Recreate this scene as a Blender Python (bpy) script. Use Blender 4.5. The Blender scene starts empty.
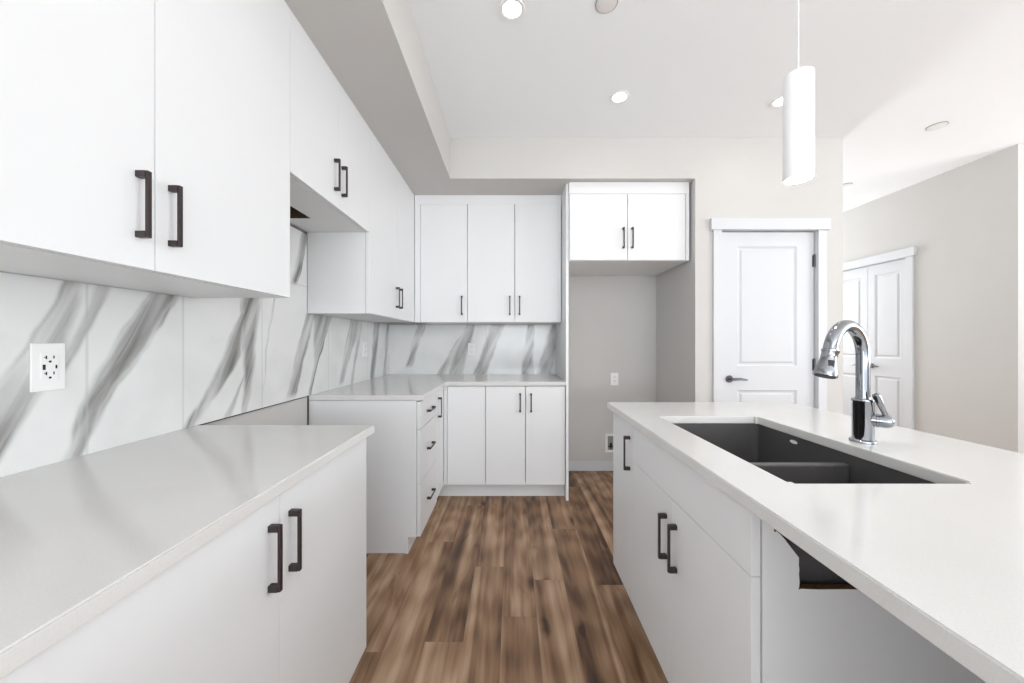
import bpy, bmesh, math, random
from mathutils import Vector, Matrix, noise

random.seed(7)
S = bpy.context.scene
COL = S.collection
PI = math.pi
H = 1.2236                      # eye height
CEIL = 2.74
SOFFIT = 2.44
XL, YB = -1.172, 3.416          # left wall, kitchen back wall
YC = 2.687                      # face of the pantry wall and of the bulkhead
XR = 3.88                       # far right wall of the hall

# ------------------------------------------------------------------ camera, world, light, exposure
cam_d = bpy.data.cameras.new('camera')
cam_d.sensor_width = 36.0
cam_d.lens = 36.0 * 360.0 / 1024.0
cam_d.clip_start = 0.02
cam = bpy.data.objects.new('camera', cam_d)
COL.objects.link(cam)
cam.location = (0, 0, H)
cam.rotation_euler = (PI/2, 0, 0)
S.camera = cam

world = bpy.data.worlds.new('sky')
S.world = world
world.use_nodes = True
bg = world.node_tree.nodes['Background']
bg.inputs['Color'].default_value = (0.84, 0.92, 1.0, 1)
bg.inputs['Strength'].default_value = 2.25

def area(name, loc, rot, sx, sy, power, color=(1, 1, 1), spread=PI):
    d = bpy.data.lights.new(name, 'AREA')
    d.shape = 'RECTANGLE'; d.size = sx; d.size_y = sy
    d.energy = power; d.color = color; d.spread = spread
    o = bpy.data.objects.new(name, d); COL.objects.link(o)
    o.location = loc; o.rotation_euler = rot
    return o
# daylight through the rear windows (behind the camera) and the windows of the living side
area('rear_window_daylight', (1.0, -3.9, 1.45), (math.radians(154), 0, 0), 3.8, 2.2, 215, (0.955, 0.978, 1.0))
area('right_window_daylight', (6.3, -0.6, 1.5), (math.radians(148), 0, math.radians(90)), 3.6, 2.0, 230, (0.955, 0.978, 1.0))
area('left_fill_light', (XL+0.15, -2.3, 1.3), (math.radians(115), 0, math.radians(-90)), 2.6, 2.1, 30, (0.955, 0.978, 1.0))  # added lamp out of view, brightens the island front and right wall
area('hall_fill_light', (3.2, 6.2, 1.6), (math.radians(-105), 0, 0), 1.0, 1.8, 75, (0.955, 0.978, 1.0))  # unseen lamp, set to brighten the hall's right wall

S.view_settings.view_transform = 'Standard'
S.view_settings.look = 'None'
S.view_settings.gamma = 1.0
S.view_settings.use_curve_mapping = False
S.view_settings.exposure = -0.07

# ------------------------------------------------------------------ materials
def lin(c):
    return tuple((v/255/12.92) if v/255 <= 0.04045 else ((v/255+0.055)/1.055)**2.4 for v in c)

def mat(name, rgb, rough=0.5, metal=0.0, spec=0.5, coat=0.0, bump=0.0, bscale=200.0, var=0.0, vscale=3.0, emit=None, es=0.0, vec=None):
    m = bpy.data.materials.new(name); m.use_nodes = True
    nt = m.node_tree; N = nt.nodes; L = nt.links
    b = N['Principled BSDF']
    c = lin(rgb)
    b.inputs['Base Color'].default_value = (*c, 1)
    b.inputs['Roughness'].default_value = rough
    b.inputs['Metallic'].default_value = metal
    b.inputs['Specular IOR Level'].default_value = spec
    b.inputs['Coat Weight'].default_value = coat
    b.inputs['Coat Roughness'].default_value = 0.1
    tc = N.new('ShaderNodeTexCoord')
    if var > 0:
        n = N.new('ShaderNodeTexNoise'); n.inputs['Scale'].default_value = vscale; n.inputs['Detail'].default_value = 4
        L.new(tc.outputs['Object'], n.inputs['Vector'])
        r = N.new('ShaderNodeMapRange')
        r.inputs['From Min'].default_value = 0.3; r.inputs['From Max'].default_value = 0.7
        r.inputs['To Min'].default_value = 1-var; r.inputs['To Max'].default_value = 1+var
        L.new(n.outputs['Fac'], r.inputs['Value'])
        mx = N.new('ShaderNodeVectorMath'); mx.operation = 'SCALE'
        mx.inputs[0].default_value = c
        L.new(r.outputs['Result'], mx.inputs['Scale'])
        L.new(mx.outputs['Vector'], b.inputs['Base Color'])
    if bump > 0:
        n2 = N.new('ShaderNodeTexNoise'); n2.inputs['Scale'].default_value = bscale; n2.inputs['Detail'].default_value = 3
        L.new(tc.outputs['Object'], n2.inputs['Vector'])
        bp = N.new('ShaderNodeBump'); bp.inputs['Strength'].default_value = bump; bp.inputs['Distance'].default_value = 0.002
        L.new(n2.outputs['Fac'], bp.inputs['Height'])
        L.new(bp.outputs['Normal'], b.inputs['Normal'])
    if emit:
        b.inputs['Emission Color'].default_value = (*lin(emit), 1)
        b.inputs['Emission Strength'].default_value = es
    return m

M_PAINT = mat('greige_paint', (205, 203, 200), 0.75, spec=0.3, bump=0.08, bscale=350, var=0.01)
M_CEIL = mat('ceiling_paint', (250, 253, 255), 0.85, spec=0.2, bump=0.05, bscale=300, var=0.006)
M_TRIM = mat('white_trim_paint', (213, 215, 218), 0.4, bump=0.02, bscale=150, var=0.005)
M_CAB = mat('white_cabinet_laminate', (234, 235, 236), 0.38, spec=0.4, bump=0.02, bscale=90, var=0.005)
M_CARC = mat('cabinet_box_melamine', (228, 228, 227), 0.5, var=0.01)
M_CHIP = mat('particle_board', (104, 78, 52), 0.9, var=0.3, vscale=160, bump=0.6, bscale=400)
M_DARKIN = mat('unfinished_cabinet_core', (96, 80, 62), 0.9, var=0.2, vscale=60)
M_HANDLE = mat('gunmetal_handle', (74, 66, 66), 0.42, metal=0.75, bump=0.05, bscale=300, var=0.05, vscale=40)
M_CHROME = mat('chrome', (158, 162, 167), 0.07, metal=1.0, var=0.01)
M_NICKEL = mat('satin_nickel', (120, 122, 126), 0.3, metal=1.0, var=0.03)
M_HINGE = mat('hinge_steel', (96, 98, 102), 0.4, metal=0.9, var=0.04)
M_SINK = mat('granite_composite', (82, 80, 80), 0.38, spec=0.5, bump=0.15, bscale=700, var=0.12, vscale=400)
M_PLATE = mat('white_plastic', (243, 243, 242), 0.35, var=0.004)
M_SLOT = mat('dark_slot', (18, 18, 18), 0.6, var=0.1)
M_GREY = mat('grey_steel', (150, 150, 150), 0.4, metal=0.5, var=0.05)
M_LENS = mat('lit_lens', (255, 250, 240), 0.4, emit=(255, 246, 232), es=14, var=0.002)
M_PLENS = mat('lit_pendant_lens', (255, 250, 240), 0.4, emit=(255, 248, 238), es=5, var=0.002)
M_PEND = mat('white_pendant_enamel', (246, 246, 246), 0.4, var=0.004)
M_RUBBER = mat('dark_rubber', (40, 40, 42), 0.6, var=0.1)

def quartz():
    m = mat('white_quartz', (228, 226, 223), 0.13, spec=0.5)
    nt = m.node_tree; N = nt.nodes; L = nt.links; b = N['Principled BSDF']
    tc = [n for n in N if n.type == 'TEX_COORD'][0]
    n = N.new('ShaderNodeTexNoise'); n.inputs['Scale'].default_value = 420; n.inputs['Detail'].default_value = 2
    n2 = N.new('ShaderNodeTexNoise'); n2.inputs['Scale'].default_value = 5; n2.inputs['Detail'].default_value = 5
    L.new(tc.outputs['Object'], n.inputs['Vector']); L.new(tc.outputs['Object'], n2.inputs['Vector'])
    cr = N.new('ShaderNodeValToRGB')
    cr.color_ramp.elements[0].position = 0.3; cr.color_ramp.elements[0].color = (*lin((212, 210, 207)), 1)
    cr.color_ramp.elements[1].position = 0.6; cr.color_ramp.elements[1].color = (*lin((219, 218, 216)), 1)
    add = N.new('ShaderNodeMath'); add.operation = 'MULTIPLY_ADD'; add.inputs[1].default_value = 0.35
    L.new(n2.outputs['Fac'], add.inputs[0]); 
    sc = N.new('ShaderNodeMath'); sc.operation = 'MULTIPLY'; sc.inputs[1].default_value = 0.65
    L.new(n.outputs['Fac'], sc.inputs[0]); L.new(sc.outputs[0], add.inputs[2])
    L.new(add.outputs[0], cr.inputs['Fac']); L.new(cr.outputs['Color'], b.inputs['Base Color'])
    return m
M_QUARTZ = quartz()

def marble():
    m = bpy.data.materials.new('marble_porcelain_tile'); m.use_nodes = True
    nt = m.node_tree; N = nt.nodes; L = nt.links; b = N['Principled BSDF']
    b.inputs['Roughness'].default_value = 0.16
    at = N.new('ShaderNodeAttribute'); at.attribute_name = 'vein'
    tc = N.new('ShaderNodeTexCoord')
    mr = N.new('ShaderNodeMapping'); L.new(tc.outputs['Object'], mr.inputs['Vector'])
    mr.inputs['Rotation'].default_value = (0, math.radians(-25), 0)     # local x runs along the wall, z is up
    mp = N.new('ShaderNodeMapping'); L.new(mr.outputs['Vector'], mp.inputs['Vector'])
    mp.inputs['Scale'].default_value = (26, 5, 2.4)
    st = N.new('ShaderNodeTexNoise'); st.inputs['Scale'].default_value = 1.0; st.inputs['Detail'].default_value = 6; st.inputs['Distortion'].default_value = 0.9
    L.new(mp.outputs['Vector'], st.inputs['Vector'])
    sr = N.new('ShaderNodeMapRange'); sr.inputs['From Min'].default_value = 0.3; sr.inputs['From Max'].default_value = 0.7
    sr.inputs['To Min'].default_value = 0.55; sr.inputs['To Max'].default_value = 1.3
    L.new(st.outputs['Fac'], sr.inputs['Value'])
    sep = N.new('ShaderNodeSeparateColor'); L.new(at.outputs['Color'], sep.inputs['Color'])
    mul = N.new('ShaderNodeMath'); mul.operation = 'MULTIPLY'; mul.use_clamp = True
    L.new(sep.outputs['Red'], mul.inputs[0]); L.new(sr.outputs['Result'], mul.inputs[1])
    # faint clouding all over
    cl = N.new('ShaderNodeTexNoise'); cl.inputs['Scale'].default_value = 3.5; cl.inputs['Detail'].default_value = 5
    L.new(tc.outputs['Object'], cl.inputs['Vector'])
    cm = N.new('ShaderNodeMapRange'); cm.inputs['From Min'].default_value = 0.45; cm.inputs['From Max'].default_value = 0.75
    cm.inputs['To Min'].default_value = 0.0; cm.inputs['To Max'].default_value = 0.16
    L.new(cl.outputs['Fac'], cm.inputs['Value'])
    ad = N.new('ShaderNodeMath'); ad.operation = 'ADD'; ad.use_clamp = True
    L.new(mul.outputs[0], ad.inputs[0]); L.new(cm.outputs['Result'], ad.inputs[1])
    cr = N.new('ShaderNodeValToRGB'); e = cr.color_ramp.elements
    e[0].position = 0.0; e[0].color = (*lin((232, 233, 232)), 1)
    e[1].position = 1.0; e[1].color = (*lin((118, 116, 112)), 1)
    x = e.new(0.5); x.color = (*lin((183, 183, 182)), 1)
    L.new(ad.outputs[0], cr.inputs['Fac'])
    # grout joints
    mx = N.new('ShaderNodeMix'); mx.data_type = 'RGBA'
    L.new(sep.outputs['Green'], mx.inputs[0]); L.new(cr.outputs['Color'], mx.inputs[6]); mx.inputs[7].default_value = (*lin((186, 187, 188)), 1)
    L.new(mx.outputs[2], b.inputs['Base Color'])
    return m
M_MARBLE = marble()

def wood_floor():
    m = bpy.data.materials.new('brown_vinyl_plank'); m.use_nodes = True
    nt = m.node_tree; N = nt.nodes; L = nt.links; b = N['Principled BSDF']
    at = N.new('ShaderNodeAttribute'); at.attribute_name = 'plank'
    sep = N.new('ShaderNodeSeparateColor'); L.new(at.outputs['Color'], sep.inputs['Color'])
    tc = N.new('ShaderNodeTexCoord')
    # each plank is shifted to another stretch of the same timber
    off = N.new('ShaderNodeCombineXYZ')
    k = N.new('ShaderNodeMath'); k.operation = 'MULTIPLY'; k.inputs[1].default_value = 37.0
    L.new(sep.outputs['Green'], k.inputs[0]); L.new(k.outputs[0], off.inputs['X'])
    k2 = N.new('ShaderNodeMath'); k2.operation = 'MULTIPLY'; k2.inputs[1].default_value = 53.0
    L.new(sep.outputs['Blue'], k2.inputs[0]); L.new(k2.outputs[0], off.inputs['Y']); L.new(k2.outputs[0], off.inputs['Z'])
    add = N.new('ShaderNodeVectorMath'); add.operation = 'ADD'
    L.new(tc.outputs['Object'], add.inputs[0]); L.new(off.outputs['Vector'], add.inputs[1])
    def nz(scale, detail, dist, rough=0.55):
        mp = N.new('ShaderNodeMapping'); mp.inputs['Scale'].default_value = scale
        L.new(add.outputs['Vector'], mp.inputs['Vector'])
        n = N.new('ShaderNodeTexNoise'); n.inputs['Scale'].default_value = 1; n.inputs['Detail'].default_value = detail
        n.inputs['Distortion'].default_value = dist; n.inputs['Roughness'].default_value = rough
        L.new(mp.outputs['Vector'], n.inputs['Vector'])
        return n.outputs['Fac']
    broad = nz((11, 0.6, 1), 2, 0.7)
    grain = nz((70, 1.7, 1), 4, 0.3, 0.55)
    blot = nz((9, 2.4, 1), 2, 1.2)
    # wavy cathedral rings
    mp = N.new('ShaderNodeMapping'); mp.inputs['Scale'].default_value = (7.5, 0.8, 1); L.new(add.outputs['Vector'], mp.inputs['Vector'])
    wv = N.new('ShaderNodeTexWave'); wv.wave_type = 'RINGS'; wv.inputs['Scale'].default_value = 2.3; wv.inputs['Distortion'].default_value = 5; wv.inputs['Detail'].default_value = 2; wv.inputs['Detail Scale'].default_value = 1.0
    L.new(mp.outputs['Vector'], wv.inputs['Vector'])
    def ma(a, mulv, c):
        n = N.new('ShaderNodeMath'); n.operation = 'MULTIPLY_ADD'; n.inputs[1].default_value = mulv
        L.new(a, n.inputs[0])
        if isinstance(c, (int, float)): n.inputs[2].default_value = c
        else: L.new(c, n.inputs[2])
        return n.outputs[0]
    s = ma(broad, 1.30, -0.50)
    s = ma(grain, 0.20, s)
    s = ma(wv.outputs['Fac'], 0.12, s)
    s = ma(sep.outputs['Red'], 0.16, s)
    # knots: sparse dark eyes
    mpk = N.new('ShaderNodeMapping'); mpk.inputs['Scale'].default_value = (4.2, 2.0, 1); L.new(add.outputs['Vector'], mpk.inputs['Vector'])
    ds = N.new('ShaderNodeTexNoise'); ds.inputs['Scale'].default_value = 3; L.new(mpk.outputs['Vector'], ds.inputs['Vector'])
    dm = N.new('ShaderNodeVectorMath'); dm.operation = 'MULTIPLY_ADD'; dm.inputs[1].default_value = (0.25, 0.25, 0)
    L.new(ds.outputs['Color'], dm.inputs[0]); L.new(mpk.outputs['Vector'], dm.inputs[2])
    vo = N.new('ShaderNodeTexVoronoi'); vo.voronoi_dimensions = '2D'; vo.inputs['Scale'].default_value = 0.75
    L.new(dm.outputs['Vector'], vo.inputs['Vector'])
    kr = N.new('ShaderNodeMapRange'); kr.interpolation_type = 'SMOOTHSTEP'
    kr.inputs['From Min'].default_value = 0.01; kr.inputs['From Max'].default_value = 0.10
    kr.inputs['To Min'].default_value = -0.26; kr.inputs['To Max'].default_value = 0.0
    L.new(vo.outputs['Distance'], kr.inputs['Value'])
    a2 = N.new('ShaderNodeMath'); a2.operation = 'ADD'; L.new(s, a2.inputs[0]); L.new(kr.outputs['Result'], a2.inputs[1])
    br = N.new('ShaderNodeMapRange'); br.interpolation_type = 'SMOOTHSTEP'
    br.inputs['From Min'].default_value = 0.56; br.inputs['From Max'].default_value = 0.72
    br.inputs['To Min'].default_value = 0.0; br.inputs['To Max'].default_value = -0.13
    L.new(blot, br.inputs['Value'])
    a3 = N.new('ShaderNodeMath'); a3.operation = 'ADD'; L.new(a2.outputs[0], a3.inputs[0]); L.new(br.outputs['Result'], a3.inputs[1])
    cr = N.new('ShaderNodeValToRGB'); e = cr.color_ramp.elements
    e[0].position = 0.0; e[0].color = (*lin((58, 36, 22)), 1)
    e[1].position = 0.80; e[1].color = (*lin((205, 178, 152)), 1)
    for p, c in ((0.15, (98, 67, 44)), (0.36, (144, 110, 81)), (0.56, (178, 146, 117))):
        x = e.new(p); x.color = (*lin(c), 1)
    L.new(a3.outputs[0], cr.inputs['Fac'])
    # pressed bevel between the planks
    uv = N.new('ShaderNodeUVMap'); uv.uv_map = 'plank_uv'
    sx = N.new('ShaderNodeSeparateXYZ'); L.new(uv.outputs['UV'], sx.inputs['Vector'])
    def edge(sock, w):
        p = N.new('ShaderNodeMath'); p.operation = 'PINGPONG'; p.inputs[1].default_value = 0.5
        L.new(sock, p.inputs[0])
        r = N.new('ShaderNodeMapRange'); r.inputs['From Min'].default_value = 0; r.inputs['From Max'].default_value = w
        r.inputs['To Min'].default_value = 0.82; r.inputs['To Max'].default_value = 1
        L.new(p.outputs[0], r.inputs['Value']); return r.outputs['Result']
    mn = N.new('ShaderNodeMath'); mn.operation = 'MINIMUM'
    L.new(edge(sx.outputs['X'], 0.012), mn.inputs[0]); L.new(edge(sx.outputs['Y'], 0.0016), mn.inputs[1])
    vs = N.new('ShaderNodeVectorMath'); vs.operation = 'SCALE'; L.new(cr.outputs['Color'], vs.inputs[0]); L.new(mn.outputs[0], vs.inputs['Scale'])
    L.new(vs.outputs['Vector'], b.inputs['Base Color'])
    b.inputs['Roughness'].default_value = 0.42
    bp = N.new('ShaderNodeBump'); bp.inputs['Strength'].default_value = 0.12; bp.inputs['Distance'].default_value = 0.002
    L.new(grain, bp.inputs['Height']); L.new(bp.outputs['Normal'], b.inputs['Normal'])
    return m
M_FLOOR = wood_floor()

# ------------------------------------------------------------------ builders
def box(bm, x0, x1, y0, y1, z0, z1, bev=0.0, seg=2, mi=0):
    x0, x1 = sorted((x0, x1)); y0, y1 = sorted((y0, y1)); z0, z1 = sorted((z0, z1))
    t = bmesh.new()
    vs = [t.verts.new((x, y, z)) for x in (x0, x1) for y in (y0, y1) for z in (z0, z1)]
    for f in ((0, 1, 3, 2), (4, 6, 7, 5), (0, 4, 5, 1), (2, 3, 7, 6), (0, 2, 6, 4), (1, 5, 7, 3)):
        fc = t.faces.new([vs[i] for i in f]); fc.material_index = mi
    if bev > 0:
        bmesh.ops.bevel(t, geom=t.edges[:], offset=bev, segments=seg, affect='EDGES', profile=0.7)
    merge(bm, t)

def merge(bm, t):
    mp = {}
    for v in t.verts: mp[v] = bm.verts.new(v.co)
    for f in t.faces:
        nf = bm.faces.new([mp[v] for v in f.verts]); nf.material_index = f.material_index; nf.smooth = f.smooth
    t.free()

def tube(bm, pts, radii, seg=20, cap=True):
    """swept round tube through pts (parallel-transported rings)"""
    pts = [Vector(p) for p in pts]
    if not isinstance(radii, (list, tuple)): radii = [radii]*len(pts)
    tang = []
    for i in range(len(pts)):
        a = pts[max(0, i-1)]; b = pts[min(len(pts)-1, i+1)]
        d = b-a
        tang.append(d.normalized() if d.length > 1e-9 else (tang[-1] if tang else Vector((0, 0, 1))))
    up = Vector((0, 0, 1)) if abs(tang[0].z) < 0.9 else Vector((1, 0, 0))
    u = tang[0].cross(up).normalized()
    rings = []
    for i, p in enumerate(pts):
        u = (u - tang[i]*u.dot(tang[i])).normalized()
        v = tang[i].cross(u)
        rings.append([bm.verts.new(p + (u*math.cos(2*PI*k/seg) + v*math.sin(2*PI*k/seg))*radii[i]) for k in range(seg)])
    for a, b in zip(rings, rings[1:]):
        for k in range(seg):
            f = bm.faces.new((a[k], a[(k+1) % seg], b[(k+1) % seg], b[k])); f.smooth = True
    if cap:
        bm.faces.new(rings[0][::-1]); bm.faces.new(rings[-1])

def lathe(bm, prof, seg=32, c=(0, 0, 0), mis=None):
    """prof: (r, z) list; closed at ends when r==0"""
    rings = []
    for r, z in prof:
        if r < 1e-6: rings.append([bm.verts.new((c[0], c[1], c[2]+z))])
        else: rings.append([bm.verts.new((c[0]+r*math.cos(2*PI*k/seg), c[1]+r*math.sin(2*PI*k/seg), c[2]+z)) for k in range(seg)])
    for i, (a, b) in enumerate(zip(rings, rings[1:])):
        for k in range(seg):
            if len(a) == 1 and len(b) == 1: continue
            if len(a) == 1: f = bm.faces.new((a[0], b[(k+1) % seg], b[k]))
            elif len(b) == 1: f = bm.faces.new((a[k], a[(k+1) % seg], b[0]))
            else: f = bm.faces.new((a[k], a[(k+1) % seg], b[(k+1) % seg], b[k]))
            f.smooth = True
            if mis: f.material_index = mis[i]

def prism(bm, poly, z0, z1, axis='z', side_mi=0):
    """poly extruded; axis z: (x,y) ; axis x: (y,z) extruded over x ; axis y: (x,z) extruded over y"""
    def P(a, b, c):
        return {'z': (a, b, c), 'x': (c, a, b), 'y': (a, c, b)}[axis]
    lo = [bm.verts.new(P(a, b, z0)) for a, b in poly]
    hi = [bm.verts.new(P(a, b, z1)) for a, b in poly]
    bm.faces.new(lo[::-1]); bm.faces.new(hi)
    n = len(poly)
    for i in range(n):
        f = bm.faces.new((lo[i], lo[(i+1) % n], hi[(i+1) % n], hi[i])); f.material_index = side_mi

def obj(name, bm, m, parent=None, loc=None, rot=None):
    bmesh.ops.recalc_face_normals(bm, faces=bm.faces[:])
    for e in bm.edges:
        if len(e.link_faces) == 2 and e.calc_face_angle(0) > math.radians(38): e.smooth = False
    me = bpy.data.meshes.new(name); bm.to_mesh(me); bm.free()
    for x in (m if isinstance(m, (list, tuple)) else [m]): me.materials.append(x)
    o = bpy.data.objects.new(name, me); COL.objects.link(o)
    if parent: o.parent = parent
    if loc: o.location = loc
    if rot: o.rotation_euler = rot
    return o

def thing(name, label, cat, loc=(0, 0, 0), rotz=0, group=None):
    o = bpy.data.objects.new(name, None); COL.objects.link(o); o.empty_display_size = 0.1
    o.location = loc; o.rotation_euler = (0, 0, rotz)
    o['label'] = label; o['category'] = cat
    if group: o['group'] = group
    return o

def tag(o, label, cat, group=None):
    o['label'] = label; o['category'] = cat
    if group: o['group'] = group
    return o

def struct(name, bm, m, label=None, cat=None):
    o = obj(name, bm, m); o['kind'] = 'structure'
    if label: o['label'] = label; o['category'] = cat or name.split('_')[0]
    return o

def boxes(*bs, bev=0.0):
    bm = bmesh.new()
    for b in bs: box(bm, *b, bev=bev)
    return bm

# ------------------------------------------------------------------ the room
# floor: planks run away from the camera, each plank its own quad of the floor mesh
PW = 0.155
def build_floor():
    bm = bmesh.new()
    cl = bm.loops.layers.float_color.new('plank')
    uv = bm.loops.layers.uv.new('plank_uv')
    x_first, y0, y1 = 0.11, -4.2, 7.0
    joints = {0: 1.848, -1: 1.600, -2: 1.956, -3: 1.467, 2: 1.81, 1: 2.35, -4: 2.2}
    tones = {(0, 1.848): 0.72, (0, 0.628): 0.50, (-1, 1.6): 0.30, (-1, 0.38): 0.62, (-2, 1.956): 0.5, (-2, .736): 0.42,
             (-3, 1.467): 0.18, (-3, .247): 0.72, (2, 1.81): 0.3}
    LP = 1.22
    for c in range(-9, 42):
        xa = x_first + c*PW; xb = xa + PW
        xa = max(xa, XL-0.1); xb = min(xb, 6.6)
        if xb <= xa: continue
        j = joints.get(c, random.uniform(0, LP))
        y = j - LP*math.ceil((j-y0)/LP)
        while y < y1:
            a, b_ = max(y, y0), min(y+LP, y1)
            if b_ > a:
                t = random.random()
                for (cc, jj), tv in tones.items():
                    if cc == c and abs(jj-y) < 0.05: t = tv
                col = (t, random.random(), random.random(), 1)
                vs = [bm.verts.new(p) for p in ((xa, a, 0), (xb, a, 0), (xb, b_, 0), (xa, b_, 0))]
                f = bm.faces.new(vs)
                for l, q in zip(f.loops, ((0, 0), (1, 0), (1, 1), (0, 1))):
                    l[cl] = col; l[uv].uv = q
            y += LP
    me = bpy.data.meshes.new('floor'); bm.to_mesh(me); bm.free()
    me.materials.append(M_FLOOR)
    o = bpy.data.objects.new('floor', me); COL.objects.link(o); o['kind'] = 'structure'
build_floor()

ZT = 2.86
struct('ceiling', boxes((XL-0.1, 6.6, -4.2, 7.0, CEIL, ZT)), M_CEIL)
XA = 1.368                                                   # right side of the fridge alcove
XH = 2.47                                                    # outer corner beside the hall
struct('wall_back', boxes((XL, XA, YB, YB+0.12, 0, CEIL)), M_PAINT)
struct('wall_alcove', boxes((XA, XA+0.10, YC+0.12, YB+0.12, 0, CEIL)), M_PAINT)
# pantry wall with its door opening
DX0, DX1, DZ = 1.562, 2.270, 2.048
struct('wall_center', boxes((XA, DX0-0.012, YC, YC+0.12, 0, CEIL), (DX1+0.012, XH, YC, YC+0.12, 0, CEIL),
                            (DX0-0.012, DX1+0.012, YC, YC+0.12, DZ+0.012, CEIL)), M_PAINT)
struct('wall_hall', boxes((XH-0.10, XH, YC+0.12, 6.4, 0, CEIL)), M_PAINT)
# long hall wall with the closet opening, then a corner turning to the right
CY0, CY1 = 3.538, 4.352
struct('wall_right', boxes((XR, XR+0.12, 2.76, CY0-0.012, 0, CEIL), (XR, XR+0.12, CY1+0.012, 6.4, 0, CEIL),
                           (XR, XR+0.12, CY0-0.012, CY1+0.012, DZ+0.012, CEIL)), M_PAINT)
struct('wall_far_right', boxes((XR+0.12, 6.5, 2.76, 2.88, 0, CEIL)), M_PAINT)
# end of the hall and living room behind the camera, with their windows
def wall_with_window(name, axis, pos, a0, a1, w0, w1, z0, z1, n=1):
    t = 0.12
    def bx(a, b, c, d): return (a, b, pos, pos+t, c, d) if axis == 'y' else (pos, pos+t, a, b, c, d)
    struct(name, boxes(bx(a0, w0, 0, CEIL), bx(w1, a1, 0, CEIL), bx(w0, w1, 0, z0), bx(w0, w1, z1, CEIL)), M_PAINT)
    bm = bmesh.new(); f = 0.05
    for q in (bx(w0, w1, z0, z0+f), bx(w0, w1, z1-f, z1), bx(w0, w0+f, z0+f, z1-f), bx(w1-f, w1, z0+f, z1-f)): box(bm, *q)
    wdt = (w1-w0)/n
    for i in range(1, n): box(bm, *bx(w0+i*wdt-f/2, w0+i*wdt+f/2, z0+f, z1-f))
    struct('window_%d' % {'wall_rear': 1, 'wall_living': 2, 'wall_hall_end': 3, 'wall_left': 4}[name], bm, M_TRIM)
wall_with_window('wall_rear', 'y', -4.2, XL, 6.6, -0.9, 2.9, 0.35, 2.45, 3)
wall_with_window('wall_left', 'x', XL-0.12, -4.08, YB+0.12, -3.7, -0.95, 0.06, 2.38, 2)  # opening and frame added here to light the island front and right wall
wall_with_window('wall_living', 'x', 6.48, -4.08, 2.76, -2.4, 1.2, 0.5, 2.45, 3)
wall_with_window('wall_hall_end', 'y', 6.4, XH-0.1, XR+0.12, 2.65, 3.75, 0.7, 2.4, 1)

# dropped bulkhead over the kitchen run (left arm + back arm)
XS = -0.463
bm = bmesh.new()
prism(bm, [(XL, -4.08), (XS, -4.08), (XS, YC), (XA, YC), (XA, YB), (XL, YB)], SOFFIT, CEIL)
struct('trim_1', bm, M_PAINT, 'greige dropped bulkhead running over the wall cabinets', 'bulkhead')

def baseboard(name, *bs):
    struct(name, boxes(*bs, bev=0.003), M_TRIM)
XP = 0.415
baseboard('baseboard_back', (XP+0.02, XA, YB-0.014, YB, 0, 0.088))
baseboard('baseboard_alcove', (XA-0.014, XA, YC, YB-0.014, 0, 0.088))
baseboard('baseboard_center', (XA-0.014, DX0-0.09, YC-0.014, YC, 0, 0.088), (DX1+0.09, XH+0.014, YC-0.014, YC, 0, 0.088))
baseboard('baseboard_right', (XR-0.014, XR, 2.746, CY0-0.09, 0, 0.088), (XR-0.014, XR, CY1+0.09, 6.4, 0, 0.088))

# ------------------------------------------------------------------ doors
def door_leaf(w, h, t, stile, zs):
    """leaf with moulded panels; local x 0..w, z 0..h, front at y=0, back at y=t. zs = [(z0,z1)...] of panels"""
    bm = bmesh.new()
    cuts = [0.0]
    for a, b in zs: cuts += [a, b]
    cuts.append(h)
    def q(x0, x1, z0, z1, y=0): 
        bm.faces.new([bm.verts.new(p) for p in ((x0, y, z0), (x1, y, z0), (x1, y, z1), (x0, y, z1))])
    q(0, stile, 0, h); q(w-stile, w, 0, h)
    for i in range(0, len(cuts), 2): q(stile, w-stile, cuts[i], cuts[i+1])
    prof = [(0, 0), (0.006, 0.006), (0.014, 0.010), (0.024, 0.010), (0.034, 0.003), (0.040, 0.0025)]
    for a, b in zs:
        prev = None
        for off, dp in prof:
            r = [bm.verts.new(p) for p in ((stile+off, dp, a+off), (w-stile-off, dp, a+off), (w-stile-off, dp, b-off), (stile+off, dp, b-off))]
            if prev:
                for k in range(4): bm.faces.new((prev[k], prev[(k+1) % 4], r[(k+1) % 4], r[k]))
            prev = r
        bm.faces.new(prev)
    # back and edges
    q(0, w, 0, h, t)
    for (xa, za), (xb, zb) in (((0, 0), (w, 0)), ((w, 0), (w, h)), ((w, h), (0, h)), ((0, h), (0, 0))):
        bm.faces.new([bm.verts.new(p) for p in ((xa, 0, za), (xb, 0, zb), (xb, t, zb), (xa, t, za))])
    bmesh.ops.remove_doubles(bm, verts=bm.verts[:], dist=1e-5)
    return bm

def lever(parent, x, z, d):
    """round rose with a lever pointing d (+1/-1) along local x, standing off local -y"""
    bm = bmesh.new()
    tube(bm, [(x, -0.0005, z), (x, -0.008, z), (x, -0.012, z)], [0.027, 0.027, 0.022], 28)
    tube(bm, [(x, -0.010, z), (x, -0.045, z)], 0.0095, 16)
    tube(bm, [(x-d*0.010, -0.047, z), (x+d*0.02, -0.049, z+0.002), (x+d*0.06, -0.047, z+0.003), (x+d*0.10, -0.044, z-0.002), (x+d*0.112, -0.043, z-0.004)],
         [0.010, 0.0105, 0.009, 0.0075, 0.004], 16)
    return obj('lever_handle', bm, M_NICKEL, parent)

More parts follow.
